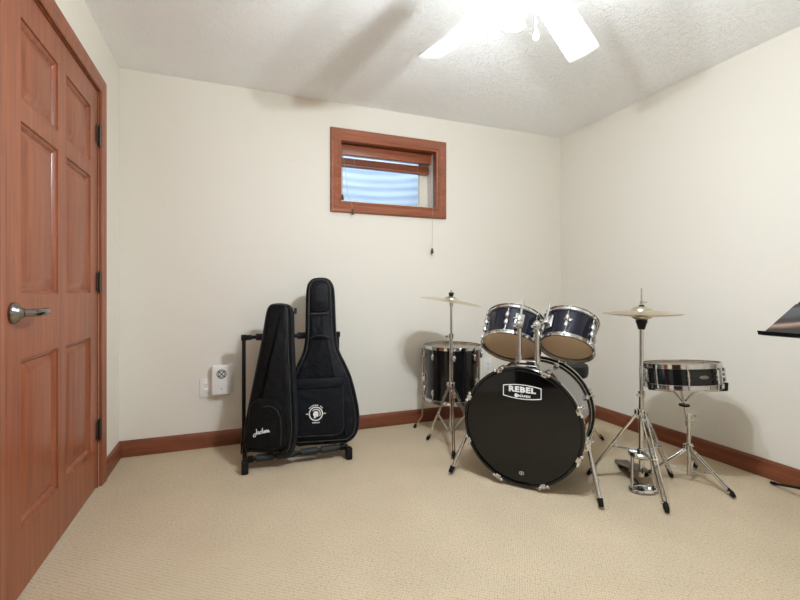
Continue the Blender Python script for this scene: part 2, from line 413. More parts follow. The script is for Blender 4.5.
cord([(1.405-cx, -.012, 1.965), (1.400-cx, -.05, 1.66), (1.390-cx, -.098, 1.600), (1.383-cx, -.103, 1.40), (1.382-cx, -.103, 1.285)], 0)

# ------------------------------------------------------------------ wall plates
def outlet_plate(label, m4, w=.073, gangs=1, cat='outlet', group='white wall outlets'):
    t = thing('wall_outlet', label, cat, m4, group)
    b = B(); b.box((0, -.0035, 0), (w, .006, .119), bev=.002); obj('cover_plate', b, whitep, t)
    for g in range(gangs):
        gx = (g-(gangs-1)/2)*.046
        for dz in (.020, -.020):
            b = B(); b.box((gx, -.0075, dz), (.033, .003, .028), bev=.0013); f = obj('receptacle', b, whitep, t)
            s = B()
            for dx in (-.0065, .0065): s.box((gx+dx, -.0093, dz+.003), (.0025, .001, .009))
            s.cyl((gx, -.0088, dz-.008), (gx, -.0098, dz-.008), .0024, n=10); obj('slot', s, darkhole, f)
    return t
outlet_plate('white double outlet plate on the back wall beside the guitar rack', T(-.145, YB, .373), .122, 2)
outlet_plate('white outlet plate on the back wall between floor tom and bass drum', T(1.882, YB, .383))
outlet_plate('white outlet plate low on the right wall at the frame edge', T(XR, 1.230, .578) @ R(-90, 'Z'))
pl = thing('plug_in_chime', 'white box with round grille plugged into the outlet by the guitar rack', 'plug-in device', T(-.078, YB-.011, .424))
b = B(); b.box((0, -.022, 0), (.112, .040, .184), bev=.006); obj('body', b, whitep, pl)
b = B()
for r in (.0245, .0165): b.lathe([(r, 0), (r+.0042, 0), (r+.0042, .0012), (r, .0012)], 32, T(0, -.042, .038) @ R(90, 'X'), closed=True)
for k in range(2): b.box((0, -.0426, .038), (.005, .0012, .055), R(45+90*k, 'Y').to_3x3())
obj('speaker_grille', b, darkhole, pl)
b = B(); b.cyl((0, -.042, -.052), (0, -.0435, -.052), .005, n=14); obj('button', b, inkg, pl)

# ------------------------------------------------------------------ ceiling fan
FC = V((.90, 1.13, H))
fan = thing('ceiling_fan', 'white five-blade ceiling fan with lit glass lamps on the ceiling', 'ceiling fan', T(*FC))
b = B(); b.lathe([(0, -.0005), (.068, -.0005), (.07, -.012), (.062, -.045), (.03, -.062), (0, -.062)], 36); obj('canopy', b, white, fan)
b = B(); b.cyl((0, 0, -.06), (0, 0, -.165), .013); obj('downrod', b, white, fan)
b = B(); b.lathe([(0, -.155), (.05, -.157), (.085, -.172), (.098, -.20), (.098, -.245), (.085, -.268), (.05, -.28), (0, -.28)], 40); obj('motor_housing', b, white, fan)
BZ = -.312
blade0 = None
def blade_bm():
    b = B(); pts = []
    for t in range(13):
        u = t/12; pts.append((.165+u*.36, .050+.014*u))
    up = [(x, y) for x, y in pts]; rr = .012; tx, ty = .558, .0635
    arc = [(tx-rr+rr*math.sin(a), ty-rr+rr*math.cos(a)) for a in [i*PI/12 for i in range(1, 7)]]
    half = up+arc
    out = half + [(tx+.006, .034), (tx+.009, .012), (tx+.009, -.012), (tx+.006, -.034)] + [(x, -y) for x, y in reversed(half)]
    m = R(-13, 'X')
    b.loft([[(x, y, -.003) for x, y in out], [(x, y, .003) for x, y in out]], m); return b
for k, a in enumerate((103, 31, -41, -113, 175)):
    m = R(a, 'Z') @ T(0, 0, BZ)
    if blade0 is None:
        blade0 = obj('blade', blade_bm(), white, fan); blade0.matrix_local = m
        b = B(); b.box((.125, 0, .010), (.13, .028, .006), bev=.002); b.box((.195, 0, .007), (.055, .075, .005), R(-13, 'X').to_3x3(), bev=.002)
        obj('blade_iron', b, white, blade0)
    else: copyto(blade0, fan, m)
b = B(); b.lathe([(0, -.278), (.055, -.28), (.062, -.30), (.062, -.322), (.045, -.338), (.018, -.346), (0, -.346)], 32); lk = obj('light_kit', b, white, fan)
lamp_az = [141, 321]
sh0 = None
for k, a in enumerate(lamp_az):
    # arm and shade tilt outward
    ar = B(); d = V((math.cos(math.radians(a)), math.sin(math.radians(a)), 0))
    ar.tube([d*.03+V((0, 0, -.330)), d*.05+V((0, 0, -.332)), d*.055+V((0, 0, -.342))], .010, 12); obj('lamp_arm', ar, white, lk)
    m = R(a, 'Z') @ T(.055, 0, -.336) @ R(-11, 'Y') @ M.Diagonal((.84, .84, .98, 1))
    if sh0 is None:
        s = B(); s.lathe([(.018, 0), (.024, -.012), (.030, -.035), (.036, -.065), (.045, -.095), (.052, -.112), (.0505, -.112), (.0435, -.094), (.0345, -.065), (.0285, -.035), (.0225, -.013), (.017, -.002)], 32, closed=True)
        sh0 = obj('lamp_shade', s, lampglass, fan); sh0.matrix_local = m
    else: copyto(sh0, fan, m)
    ld = bpy.data.lights.new('fan_lamp', 'POINT'); ld.energy = 26; ld.shadow_soft_size = .014; ld.color = (.86, .965, 1.06)
    lo = bpy.data.objects.new('fan_lamp', ld); COL.objects.link(lo); lo.parent = fan; lo.matrix_local = m @ T(0, 0, -.090)
b = B(); b.tube([(-.020, -.025, -.335), (-.020, -.025, -.495)], .0016, 8); pc = obj('pull_chain', b, whitep, fan)
b = B(); b.lathe([(0, .024), (.002, .022), (.0045, .010), (.009, -.006), (.0092, -.010), (.0082, -.014), (.006, -.0175), (.003, -.0195), (0, -.020)], 16, T(-.020, -.025, -.508)); obj('pull_knob', b, coathead, pc)

# ------------------------------------------------------------------ guitar rack
rk = thing('guitar_rack', 'black folding guitar rack with foam padded bars by the back wall', 'guitar stand', T(.335, 2.60, 0))
for sx in (-.285, .285):
    b = B(); b.box((sx, .150, .375), (.022, .022, .66), bev=.003); b.box((sx, .008, .045), (.024, .345, .026), bev=.004)
    b.box((sx, .150, .70), (.032, .034, .034), bev=.004)
    f = obj('side_frame', b, blackm, rk)
    for y in (-.150, .165):
        c = B(); c.box((sx, y, .035), (.036, .042, .068), bev=.006); obj('end_cap', c, rubber, f)
def padded(y, z, pads):
    b = B(); b.cyl((-.285, y, z), (.285, y, z), .011, n=14)
    for px in (-.255, .255): b.box((px, y, z), (.03, .030, .030), bev=.004)
    br = obj('cross_bar', b, blackm, rk)
    for a, c in pads:
        f = B(); f.cyl((a, y, z), (c, y, z), .0205, n=18); obj('foam_sleeve', f, foam, br)
padded(.150, .70, [(-.215, -.145), (-.125, .0), (.03, .17)])
padded(-.115, .062, [(-.225, -.135), (-.115, -.02), (.015, .105), (.13, .22)])
padded(.045, .062, [(-.225, -.02), (.02, .22)])

# ------------------------------------------------------------------ gig bags
def smooth_outline(prof, n=96):
    """prof: (height, half width) pairs bottom to top -> closed outline, counter-clockwise"""
    right = [V((w, v)) for v, w in prof]
    pts = right + [V((-p.x, p.y)) for p in reversed(right)]
    k = len(pts); out = []
    for i in range(k):
        p0, p1, p2, p3 = pts[i-1], pts[i], pts[(i+1) % k], pts[(i+2) % k]
        for s in range(4):
            t = s/4
            out.append(.5*((2*p1)+(p2-p0)*t+(2*p0-5*p1+4*p2-p3)*t*t+(-p0+3*p1-3*p2+p3)*t**3))
    return out
def inset(pts, d):
    k = len(pts); out = []
    for i in range(k):
        t = (pts[(i+1) % k]-pts[i-1]).normalized(); nrm = V((-t.y, t.x)); out.append(pts[i]+nrm*d)
    return out
def bag_body(o, th, taper):
    """front at y=0, back at y=th"""
    rings = []
    for ins, y in ((taper+.030, -.006), (taper+.012, -.002), (taper+.003, .004), (taper*.7, .014), (.004, th*.45), (0, th*.6), (.002, th-.016), (.010, th-.004), (.03, th)):
        rings.append([(p.x, y, p.y) for p in inset(o, ins)])
    b = B(); b.loft(rings); return b
def ring_tube(o, ins, y, r, mt, name, parent):
    b = B(); b.tube([(p.x, y, p.y) for p in inset(o, ins)], r, 8, closed=True); return obj(name, b, mt, parent)
def gusset_band(o, ya, yb, mt, parent):
    b = B(); pr = [(.004, ya), (-.0025, ya), (-.0035, (ya+yb)/2-.003), (-.0015, (ya+yb)/2), (-.0035, (ya+yb)/2+.003), (-.0025, yb), (.004, yb)]
    rg = [[(p.x, y, p.y) for p in inset(o, i)] for i, y in pr]; b.loft(rg, cap=False); b.loft([rg[-1], rg[0]], cap=False); return obj('zipper_band', b, mt, parent)
def rrect(x0, z0, x1, z1, r, n=6):
    out = []
    for cx_, cz_, a in ((x1-r, z0+r, -90), (x1-r, z1-r, 0), (x0+r, z1-r, 90), (x0+r, z0+r, 180)):
        for i in range(n+1):
            g = math.radians(a+90*i/n); out.append(V((cx_+r*math.cos(g), cz_+r*math.sin(g))))
    return out
def pad(o, y_out, y_in, name, mt, parent, edge=.006):
    b = B(); b.loft([[(p.x, y_in, p.y) for p in o], [(p.x, (y_out+y_in)/2, p.y) for p in o], [(p.x, y_out+.0015, p.y) for p in inset(o, edge*.5)], [(p.x, y_out, p.y) for p in inset(o, edge)]])
    return obj(name, b, mt, parent)

# --- large acoustic guitar bag, leaning back on the rack
def lean(x, y, z, yaw, tilt, roll=0): return T(x, y, z) @ R(-yaw, 'Z') @ R(-tilt, 'X') @ R(roll, 'Y')
g2 = thing('guitar_bag', 'tall black acoustic guitar bag with round white emblem standing on the rack', 'guitar bag', lean(.466, 2.475, .088, 15, 10.5, -1.5), 'guitar bags on the rack')
prof2 = [(.004, .11), (.010, .155), (.035, .19), (.075, .211), (.13, .219), (.20, .215), (.27, .203), (.33, .190), (.40, .170), (.47, .140), (.52, .116), (.57, .100), (.65, .091), (.78, .088), (.90, .085), (.955, .076), (.985, .055), (.997, .025)]
o2 = smooth_outline(prof2)
obj('body', bag_body(o2, .125, .020), nylon_b, g2)
ring_tube(o2, .0225, .002, .0042, vinyl, 'piping', g2)
gusset_band(o2, .042, .078, gusset, g2)
pk = pad(rrect(-.165, .055, .135, .375, .05), -.028, .0, 'front_pocket', nylon_b, g2, .012)
b = B(); b.tube([(p.x, -.026, p.y) for p in rrect(-.160, .06, .130, .37, .047)], .0032, 8, closed=True); obj('pocket_piping', b, webbing, pk)
pad(rrect(-.160, .325, .130, .385, .02), -.036, -.02, 'pocket_flap', nylon_b, g2, .006)
pad(rrect(-.055, .775, .055, .955, .03), -.014, .0, 'neck_pad', nylon, g2, .006)
b = B(); b.box((0, -.012, .765), (.112, .012, .014), bev=.004); obj('neck_strap', b, webbing, g2)
b = B(); b.tube([(-.055, -.008, .615), (-.03, -.026, .628), (0, -.032, .632), (.03, -.026, .628), (.055, -.008, .615)], .010, 10, flat=.5); obj('carry_handle', b, vinyl, g2)
# emblem
def disc_ring(b, r0, r1, m4, a0=0, a1=2*PI, n=40, sx=1.0):
    b.lathe([(r0, 0), (r1, 0), (r1, .0012), (r0, .0012)], n, m4 @ M.Diagonal((sx, 1, 1, 1)), closed=True, a0=a0, a1=a1)
EM = T(-.028, -.0285, .183) @ R(90, 'X')
b = B(); disc_ring(b, .034, .040, EM)
disc_ring(b, .0215, .0265, EM @ T(.001, .001, 0), math.radians(-35), math.radians(140), 24)
dome = [(-.016, -.004), (-.013, .008), (-.005, .015), (.006, .015), (.014, .008), (.015, -.004), (.013, -.016), (.008, -.018), (.004, -.012), (.001, -.020), (-.006, -.026), (-.012, -.022), (-.010, -.012), (-.015, -.010)]
b.loft([[(x, y, 0) for x, y in dome], [(x, y, .0012) for x, y in dome]], EM)
for sx in (-1, 1): b.loft([[(sx*.049-.007, -.002, z), (sx*.049+.007, -.002, z), (sx*.049+.007, .002, z), (sx*.049-.007, .002, z)] for z in (0, .0012)], EM)
for k in range(9):
    a = math.radians(138-k*12.0)
    if k == 6: continue
    b.add(*(lambda c, t: ([(c[0]-t[0]*.0032-t[1]*.003, c[1]-t[1]*.0032+t[0]*.003, .0006), (c[0]+t[0]*.0032-t[1]*.003, c[1]+t[1]*.0032+t[0]*.003, .0006), (c[0]+t[0]*.0032+t[1]*.003, c[1]+t[1]*.0032-t[0]*.003, .0006), (c[0]-t[0]*.0032+t[1]*.003, c[1]-t[1]*.0032-t[0]*.003, .0006)], [(0, 1, 2, 3)]))((.048*math.cos(a), .048*math.sin(a)), (math.sin(a), -math.cos(a))), EM)
for k in range(6): 
    b.add([((k-2.5)*.007-.0026, -.0525, .0006), ((k-2.5)*.007+.0026, -.0525, .0006), ((k-2.5)*.007+.0026, -.0465, .0006), ((k-2.5)*.007-.0026, -.0465, .0006)], [(0, 1, 2, 3)], EM)
emb = obj('emblem', b, ink, pk)

# --- smaller electric guitar bag in front
g1 = thing('guitar_bag', 'narrower black guitar bag with white script lettering at the rack\'s left end', 'guitar bag', lean(.158, 2.460, .088, 27, 11.5, 0), 'guitar bags on the rack')
prof1 = [(.004, .10), (.010, .125), (.04, .140), (.12, .146), (.22, .138), (.35, .122), (.48, .106), (.60, .092), (.72, .081), (.785, .074), (.825, .060), (.838, .03)]
o1 = smooth_outline(prof1)
obj('body', bag_body(o1, .105, .010), nylon, g1)
ring_tube(o1, .0125, .002, .0038, vinyl, 'piping', g1)
gusset_band(o1, .028, .075, gusset, g1)
pkt = [(-.112, .035), (.104, .035), (.106, .12), (.100, .19), (.082, .245), (.045, .285), (0, .30), (-.045, .298), (-.085, .28), (-.108, .25), (-.114, .15)]
pko = []
kk = len(pkt)
for i in range(kk):
    p0, p1, p2, p3 = [V(pkt[(i+j) % kk]) for j in (-1, 0, 1, 2)]
    for s in range(5):
        t = s/5; pko.append(.5*((2*p1)+(p2-p0)*t+(2*p0-5*p1+4*p2-p3)*t*t+(-p0+3*p1-3*p2+p3)*t**3))
pk1 = pad(pko, -.026, .0, 'front_pocket', nylon, g1, .016)
b = B(); b.tube([(.090, -.026, .05), (.088, -.027, .12), (.078, -.027, .19), (.055, -.027, .235), (.015, -.027, .255), (-.03, -.027, .25)], .004, 8); obj('pocket_zipper', b, webbing, pk1)
b = B(); b.box((.092, .05, .80), (.012, .02, .035), bev=.004); obj('side_tab', b, webbing, g1)
# script lettering as pen strokes
def script(strokes, w, h, m4, r):
    b = B()
    for st in strokes:
        pts = [V((x*w+.22*y*h, y*h, 0)) for x, y in st]; d = []
        for i in range(len(pts)-1):
            p0, p1, p2, p3 = pts[max(i-1, 0)], pts[i], pts[i+1], pts[min(i+2, len(pts)-1)]
            for s in range(4):
                t = s/4; d.append(.5*((2*p1)+(p2-p0)*t+(2*p0-5*p1+4*p2-p3)*t*t+(-p0+3*p1-3*p2+p3)*t**3))
        d.append(pts[-1]); b.tube(d, r, 6, m4 @ M.Diagonal((1, 1, .4, 1)))
    return b
JK = [[(.16, 1.25), (.19, .6), (.15, -.25), (.06, -.45), (0, -.2), (.05, .15), (.16, .25)],
      [(.34, .5), (.27, .55), (.22, .25), (.27, 0), (.33, .15), (.35, .5), (.35, .1), (.39, 0)],
      [(.50, .45), (.45, .55), (.40, .25), (.44, 0), (.51, .12)],
      [(.56, 1.2), (.54, 0)], [(.64, .55), (.56, .28), (.60, .15), (.65, 0)],
      [(.66, .05), (.72, .55), (.75, .2), (.70, 0), (.66, .05)],
      [(.82, .55), (.77, .25), (.81, 0), (.86, .25), (.82, .55), (.88, .45)],
      [(.90, .5), (.91, 0)], [(.91, .2), (.96, .5), (.99, .3), (.99, 0), (1.06, .1)]]
obj('lettering', script(JK, .088, .023, T(-.068, -.0275, .100) @ R(90, 'X') @ R(12, 'Z'), .0022), ink, pk1)

# ------------------------------------------------------------------ drums
def hoop_profile(R_, h=.022, fl=.009):
    return [(R_+.001, -h/2), (R_+.0035, -h/2), (R_+.0035, h/2-.003), (R_+fl, h/2-.002), (R_+fl, h/2), (R_+.001, h/2), (R_+.0005, 0)]
def chrome_hoop(R_, z, up, parent, n=64):
    b = B(); p = hoop_profile(R_)
    p = [(r, z+(q*up)) for r, q in p]; b.lathe(p, n, closed=True)
    b.lathe([(R_+.0005, z-.010*up), (R_+.006, z-.010*up), (R_+.006, z-.006*up), (R_+.0005, z-.006*up)], n, closed=True)
    return obj('hoop', b, chrome, parent)
def head(R_, z, up, mt, parent, name):
    b = B(); b.lathe([(0, z), (R_*.5, z), (R_-.0095, z), (R_-.009, z), (R_-.008, z-.0001*up), (R_-.001, z-.003*up), (R_, z-.008*up)], 64); return obj(name, b, mt, parent)
def drum(t, R_, Hh, shell_m, top_m, bot_m, nl, a_off=0, long_lug=False, badge=None):
    rs = R_-.006; hz = Hh/2
    b = B(); b.lathe([(rs-.006, -hz+.008), (rs, -hz+.008), (rs, hz-.008), (rs-.006, hz-.008)], 72, closed=True); obj('shell', b, shell_m, t)
    b = B(); b.lathe([(rs-.0105, -hz+.0075), (rs-.0062, -hz+.0075), (rs-.0062, hz-.0075), (rs-.0105, hz-.0075)], 64, closed=True); obj('shell_lining', b, lining, t)
    chrome_hoop(R_-.003, hz-.002, 1, t); chrome_hoop(R_-.003, -hz+.002, -1, t)
    head(R_-.0045, hz-.006, 1, top_m, t, 'batter_head'); head(R_-.0045, -hz+.006, -1, bot_m, t, 'resonant_head')
    l0 = None
    def lugmesh(up):
        b = B()
        if long_lug:
            b.tube([(rs+.016, 0, -hz+.02), (rs+.016, 0, hz-.02)], .0055, 10)
            b.tube([(rs+.010, 0, -hz), (rs+.010, 0, hz)], .003, 8)
            for s in (-1, 1): b.box((rs+.008, 0, s*(hz-.042)), (.020, .014, .012), bev=.003); b.cyl((rs+.006, 0, s*(hz-.012)), (rs+.006, 0, s*(hz+.006)), .0055, n=8)
        else:
            b.ball((rs+.006, 0, (hz-.062)*up), .013, sc=(1, .9, 1.75)); b.cyl((rs+.006, 0, (hz-.05)*up), (rs+.006, 0, (hz+.002)*up), .0032, n=8)
            b.box((rs+.009, 0, (hz-.008)*up), (.016, .014, .016), bev=.003); b.cyl((rs+.007, 0, (hz)*up), (rs+.007, 0, (hz+.010)*up), .0045, n=8)
        return b
    for up in ((1,) if long_lug else (1, -1)):
        l0 = None
        for k in range(nl):
            m = R(a_off+360*k/nl, 'Z')
            if l0 is None: l0 = obj('lug', lugmesh(up), chrome, t); l0.matrix_local = m
            else: copyto(l0, t, m)
    if badge is not None:
        a, z, w, h = badge; b = B(); o = []
        for i in range(20):
            g = 2*PI*i/20; u, v = w/2*math.cos(g), h/2*math.sin(g); o.append((u, v))
        rings = []
        for rr, sc in ((rs+.0002, 1), (rs+.0018, 1), (rs+.0022, .85)):
            rings.append([(rr*math.cos(math.radians(a)+u*sc/rs), rr*math.sin(math.radians(a)+u*sc/rs), z+v*sc) for u, v in o])
        b.loft(rings); obj('badge', b, steel, t)
    return rs

# bass drum: local x = across, y = front to back
BA = -51
bd = thing('bass_drum', 'large bass drum with black front head and white REBEL lettering', 'bass drum', T(1.338, 1.789, 0) @ R(BA, 'Z'))
RB, LB, ZB = .297, .40, .306
def AX(y): return T(0, y, ZB) @ R(90, 'X')       # drum z axis -> towards the front (-y)
b = B(); b.lathe([(RB-.022, -.025), (RB-.016, -.025), (RB-.016, -LB+.025), (RB-.022, -LB+.025)], 96, AX(0), closed=True); obj('shell', b, wrap_s, bd)
for y, s, nm in ((0, 1, 'front_hoop'), (LB, -1, 'rear_hoop')):
    b = B(); b.lathe([(RB-.013, -.017*s), (RB-.004, -.017*s), (RB, -.014*s), (RB, .014*s), (RB-.004, .017*s), (RB-.013, .017*s)], 96, AX(y), closed=True)
    hp = obj(nm, b, wrap_k, bd)
    c = B(); c.lathe([(RB-.001, -.009), (RB+.0012, -.009), (RB+.0012, .009), (RB-.001, .009)], 96, AX(y), closed=True); obj('hoop_inlay', c, chrome, hp)
b = B(); b.lathe([(0, .010), (RB*.6, .010), (RB-.024, .010), (RB-.0235, .010), (RB-.0225, .0101), (RB-.017, .012), (RB-.013, .006)], 96, AX(0)); fh = obj('front_head', b, blackhead, bd)
b = B(); b.lathe([(0, -.010), (RB*.6, -.010), (RB-.020, -.010), (RB-.013, -.006)], 96, AX(LB)); obj('batter_head', b, coathead, bd)
# claws and tension rods on both hoops
def claw_bm(s):
    b = B()
    b.box((RB-.003, 0, .008*s), (.009, .020, .036), bev=.003)
    b.box((RB-.008, 0, .0225*s), (.018, .026, .006), bev=.002)
    b.cyl((RB+.007, 0, .020*s), (RB+.007, 0, -.075*s), .0035, n=8)
    b.tube([(RB, -.020, .021*s), (RB, .020, .021*s)], .0045, 8)
    for q in (-1, 1): b.ball((RB, q*.020, .021*s), .0095)
    b.ball((RB-.010, 0, -.088*s), .016, sc=(.9, .9, 1.5))
    return b
for y, s in ((0, 1), (LB, -1)):
    c0 = None
    for k in range(8):
        m = AX(y) @ R(22+45*k, 'Z')
        if c0 is None: c0 = obj('claw_hook', claw_bm(s), chrome, bd); c0.matrix_local = m
        else: copyto(c0, bd, m)
# spurs
for s in (-1, 1):
    a = math.radians(-14 if s > 0 else 194); px, pz = (RB-.01)*math.cos(a), ZB+(RB-.01)*math.sin(a)
    foot = V((s*.367, -.045, .012)); top = V((px+s*.020, .075, pz))
    b = B(); b.tube([top+(top-foot).normalized()*.035, foot+(top-foot).normalized()*.02], .0095, 14)
    m = top.lerp(foot, .55); b.cyl(m, m+(foot-top).normalized()*.02, .0125, n=14)
    sp = obj('spur', b, chrome, bd)
    b = B(); b.box((px+s*.004, .075, pz), (.036, .05, .05), bev=.008); b.cyl(top+V((0, -.026, 0)), top+V((0, .03, 0)), .016, n=16); b.tube([top+V((0, .03, 0)), top+V((s*.02, .045, .012))], .006, 8); obj('spur_bracket', b, chrome, sp)
    b = B(); b.cyl(foot+(top-foot).normalized()*.035, foot, .014, .011, n=14); obj('rubber_foot', b, rubber, sp)
# lettering on the head
def text_bm(s, size, off=0.0, sx=1.0, m4=None):
    c = bpy.data.curves.new('t', 'FONT'); c.body = s; c.size = size; c.align_x = 'CENTER'; c.align_y = 'CENTER'; c.offset = off; c.extrude = .0004; c.space_character = 1.12; c.resolution_u = 3
    o = bpy.data.objects.new('t', c); COL.objects.link(o); bpy.context.view_layer.update()
    me = bpy.data.meshes.new_from_object(o.evaluated_get(bpy.context.evaluated_depsgraph_get()))
    b = B(); b.bm.from_mesh(me); bpy.data.objects.remove(o); bpy.data.curves.remove(c); bpy.data.meshes.remove(me)
    bmesh.ops.transform(b.bm, matrix=(m4 or M()) @ M.Diagonal((sx, 1, 1, 1)), verts=b.bm.verts); return b
LG = T(.004, -.0110, ZB+.172) @ R(90, 'X')
def badge_outline(w, h, bow):
    o = []
    for i in range(13): u = -1+2*i/12; o.append((u*w/2, -h/2-bow*(1-u*u)))
    for i in range(13): u = 1-2*i/12; o.append((u*w/2, h/2+bow*(1-u*u)))
    return o
b = B(); oo, oi = badge_outline(.190, .054, .010), badge_outline(.182, .046, .0098); n = len(oo)
b.loft([[(x, y, 0) for x, y in oo], [(x, y, .0006) for x, y in oo], [(x, y, .0006) for x, y in oi], [(x, y, 0) for x, y in oi]], LG, cap=False); obj('logo_frame', b, ink, fh)
obj('logo_name', text_bm('REBEL', .037, .0019, 1.24, LG @ T(0, .010, .0006)), ink, fh)
b = text_bm('MAPEX', .0155, .0006, 1.15, LG @ T(.012, -.021, .0006)); b.cyl((-.028, -.020, 0), (-.028, -.020, .0008), .0095, n=20, mat=LG); obj('logo_maker', b, ink, fh)
obj('logo_by', text_bm('by', .010, 0, 1, LG @ T(0, -.0095, .0006)), inkg, fh)
b = B(); disc_ring(b, .007, .0095, T(.002, -.0105, ZB-.232) @ R(90, 'X'), sx=1.3); b.cyl((.002, -.0108, ZB-.232), (.002, -.0118, ZB-.232), .0045, n=12); obj('head_stamp', b, inkg, fh)
# tom holder on top of the shell
HYY = .085
th = B(); th.box((.012, HYY, ZB+RB-.012), (.105, .06, .022), bev=.006); th.box((.012, HYY, ZB+RB+.008), (.085, .045, .028), bev=.006)
th = obj('tom_holder', th, chrome, bd)
TZ = .790
for s in (-1, 1):
    b = B(); b.cyl((s*.045+.012, HYY, ZB+RB+.01), (s*.045+.012, HYY, TZ), .0135, n=16); b.cyl((s*.045+.012, HYY, ZB+RB+.02), (s*.045+.012, HYY, ZB+RB+.045), .018, n=16); obj('post', b, chrome, th)
    b = B(); b.ball((s*.045+.012, HYY, TZ+.015), .024); b.box((s*.045+.012, HYY-.025, TZ+.012), (.022, .03, .03), bev=.005)
    b.tube([(s*.045+.012, HYY-.035, TZ+.012), (s*.045+.012, HYY-.055, TZ+.012)], .006, 8); b.box((s*.045+.012, HYY-.06, TZ+.012), (.034, .008, .012), bev=.003)
    obj('ball_clamp', b, chrome, th)

def tom(label, c, tilt, yaw, R_, Hh, off, badge):
    m = T(*c) @ R(yaw, 'Z') @ R(tilt, 'Y')
    t = thing('tom_drum', label, 'tom drum', m, 'rack toms above the bass drum')
    drum(t, R_, Hh, wrap_b, coathead, clearhead, 6, off, badge=badge); return t, m
tl, ml = tom('blue-black rack tom over the left half of the bass drum', (1.462, 2.034, .740), 37, 40, .158, .172, 0, (205, .02, .04, .018))
tr, mr = tom('blue-black rack tom over the right half of the bass drum', (1.642, 1.797, .750), 37, 33, .135, .165, 8, (190, .015, .042, .017))
# mount brackets with bent rods, seen between the toms
bdm = T(1.338, 1.789, 0) @ R(BA, 'Z')
for t, m, R_, s in ((tl, ml, .158, -1), (tr, mr, .135, 1)):
    inv = m.inverted()
    joint = inv @ (bdm @ V((s*.045+.012, HYY, TZ+.015)))
    r = V((joint.x, joint.y, 0)); ang = math.atan2(r.y, r.x); e = V((math.cos(ang), math.sin(ang), 0))
    mount = e*(R_-.004); mount.z = 0
    b = B(); rot = M.Rotation(ang, 3, 'Z'); b.box(mount+e*.004, (.012, .05, .075), rot, bev=.005); b.box(mount+e*.018, (.026, .03, .04), rot, bev=.006)
    b.tube([mount+e*.02+V((0, .018, .0)), mount+e*.02+V((0, .035, 0))], .005, 8)
    br = obj('mount_bracket', b, chrome, t)
    rodb = mount+e*.022
    b = B(); b.tube([rodb+V((0, 0, .115)), rodb+V((0, 0, .02)), rodb.lerp(joint, .35)+V((0, 0, -.01)), joint], .0062, 10); obj('mount_rod', b, chrome, br)

# floor tom
ftm = T(1.433, 2.697, .412)
ft = thing('floor_tom', 'black floor tom on three chrome legs against the back wall', 'floor tom', ftm)
rs = drum(ft, .198, .365, wrap_k, clearhead, coathead, 8, 20)
for a in (149, 290, 40):
    d = V((math.cos(math.radians(a)), math.sin(math.radians(a)), 0)); q = d*.215
    b = B(); b.tube([q+V((0, 0, .16)), q+V((0, 0, -.305)), q+d*.004+V((0, 0, -.325)), q+d*.045+V((0, 0, -.385)), q+d*.050+V((0, 0, -.392))], .0058, 10)
    lg = obj('leg', b, chrome, ft)
    b = B(); b.box(d*.206+V((0, 0, -.045)), (.03, .03, .06), M.Rotation(math.radians(a), 3, 'Z'), bev=.006); b.tube([q+V((0, 0, -.04))-d.cross(V((0, 0, 1)))*.01, q+V((0, 0, -.04))-d.cross(V((0, 0, 1)))*.032], .005, 8); obj('leg_bracket', b, chrome, lg)
    b = B(); b.cyl(q+d*.046+V((0, 0, -.386)), q+d*.058+V((0, 0, -.409)), .010, .011, n=14); obj('rubber_foot', b, rubber, lg)

# ------------------------------------------------------------------ stands
def tripod_leg(stand, a, r, zc, zj=None, low=None, foot_r=.012, gap=.018, parent_name='leg', first_r=.020):
    """double-strut leg from the collar out to a rubber foot; brace from the lower collar"""
    d = V((math.cos(math.radians(a)), math.sin(math.radians(a)), 0)); s = V((-d.y, d.x, 0))
    top = d*first_r+V((0, 0, zc)); foot = d*r+V((0, 0, .016)); b = B()
    for k in (-1, 1):
        b.tube([top+s*k*gap/2, top.lerp(foot, .9)+s*k*gap/2*.75, foot], .0042, 8, flat=1.5)
    for f in (.06, .5, .93):
        p = top.lerp(foot, f); b.cyl(p-s*(gap/2+.005), p+s*(gap/2+.005), .0052, n=10)
    if low is not None:
        p = top.lerp(foot, .52); q = d*first_r+V((0, 0, low))
        for k in (-1, 1): b.tube([q+s*k*.006, p+s*k*.006], .0036, 8)
    lg = obj('leg', b, chrome, stand)
    dd = (foot-top).normalized(); c = B(); c.tube([foot-dd*.034, foot-dd*.010, V((foot.x, foot.y, .0085))+d*.006], [.010, .0135, .0085], 12, flat=.9); obj('rubber_foot', c, rubber, lg)
    return lg
def collar(stand, z, r=.020, wing=None, name='collar'):
    b = B(); b.lathe([(.010, -.016), (r, -.016), (r+.002, -.010), (r+.002, .010), (r, .016), (.010, .016)], 24, T(0, 0, z), closed=True)
    for k in range(3): b.box((r*math.cos(wing+2*PI*k/3) if wing is not None else 0, r*math.sin(wing+2*PI*k/3) if wing is not None else 0, z), (.018, .018, .026), bev=.004)
    return obj(name, b, chrome, stand)
def wing(stand, z, a, ln=.03):
    d = V((math.cos(math.radians(a)), math.sin(math.radians(a)), 0)); b = B()
    b.cyl((0, 0, z-.014), (0, 0, z+.014), .0165, n=18); b.tube([d*.012+V((0, 0, z)), d*(.012+ln)+V((0, 0, z))], .0042, 8)
    b.box(d*(.012+ln)+V((0, 0, z)), (.006, .022, .014), M.Rotation(math.radians(a), 3, 'Z'), bev=.002); return obj('wing_bolt', b, chrome, stand)

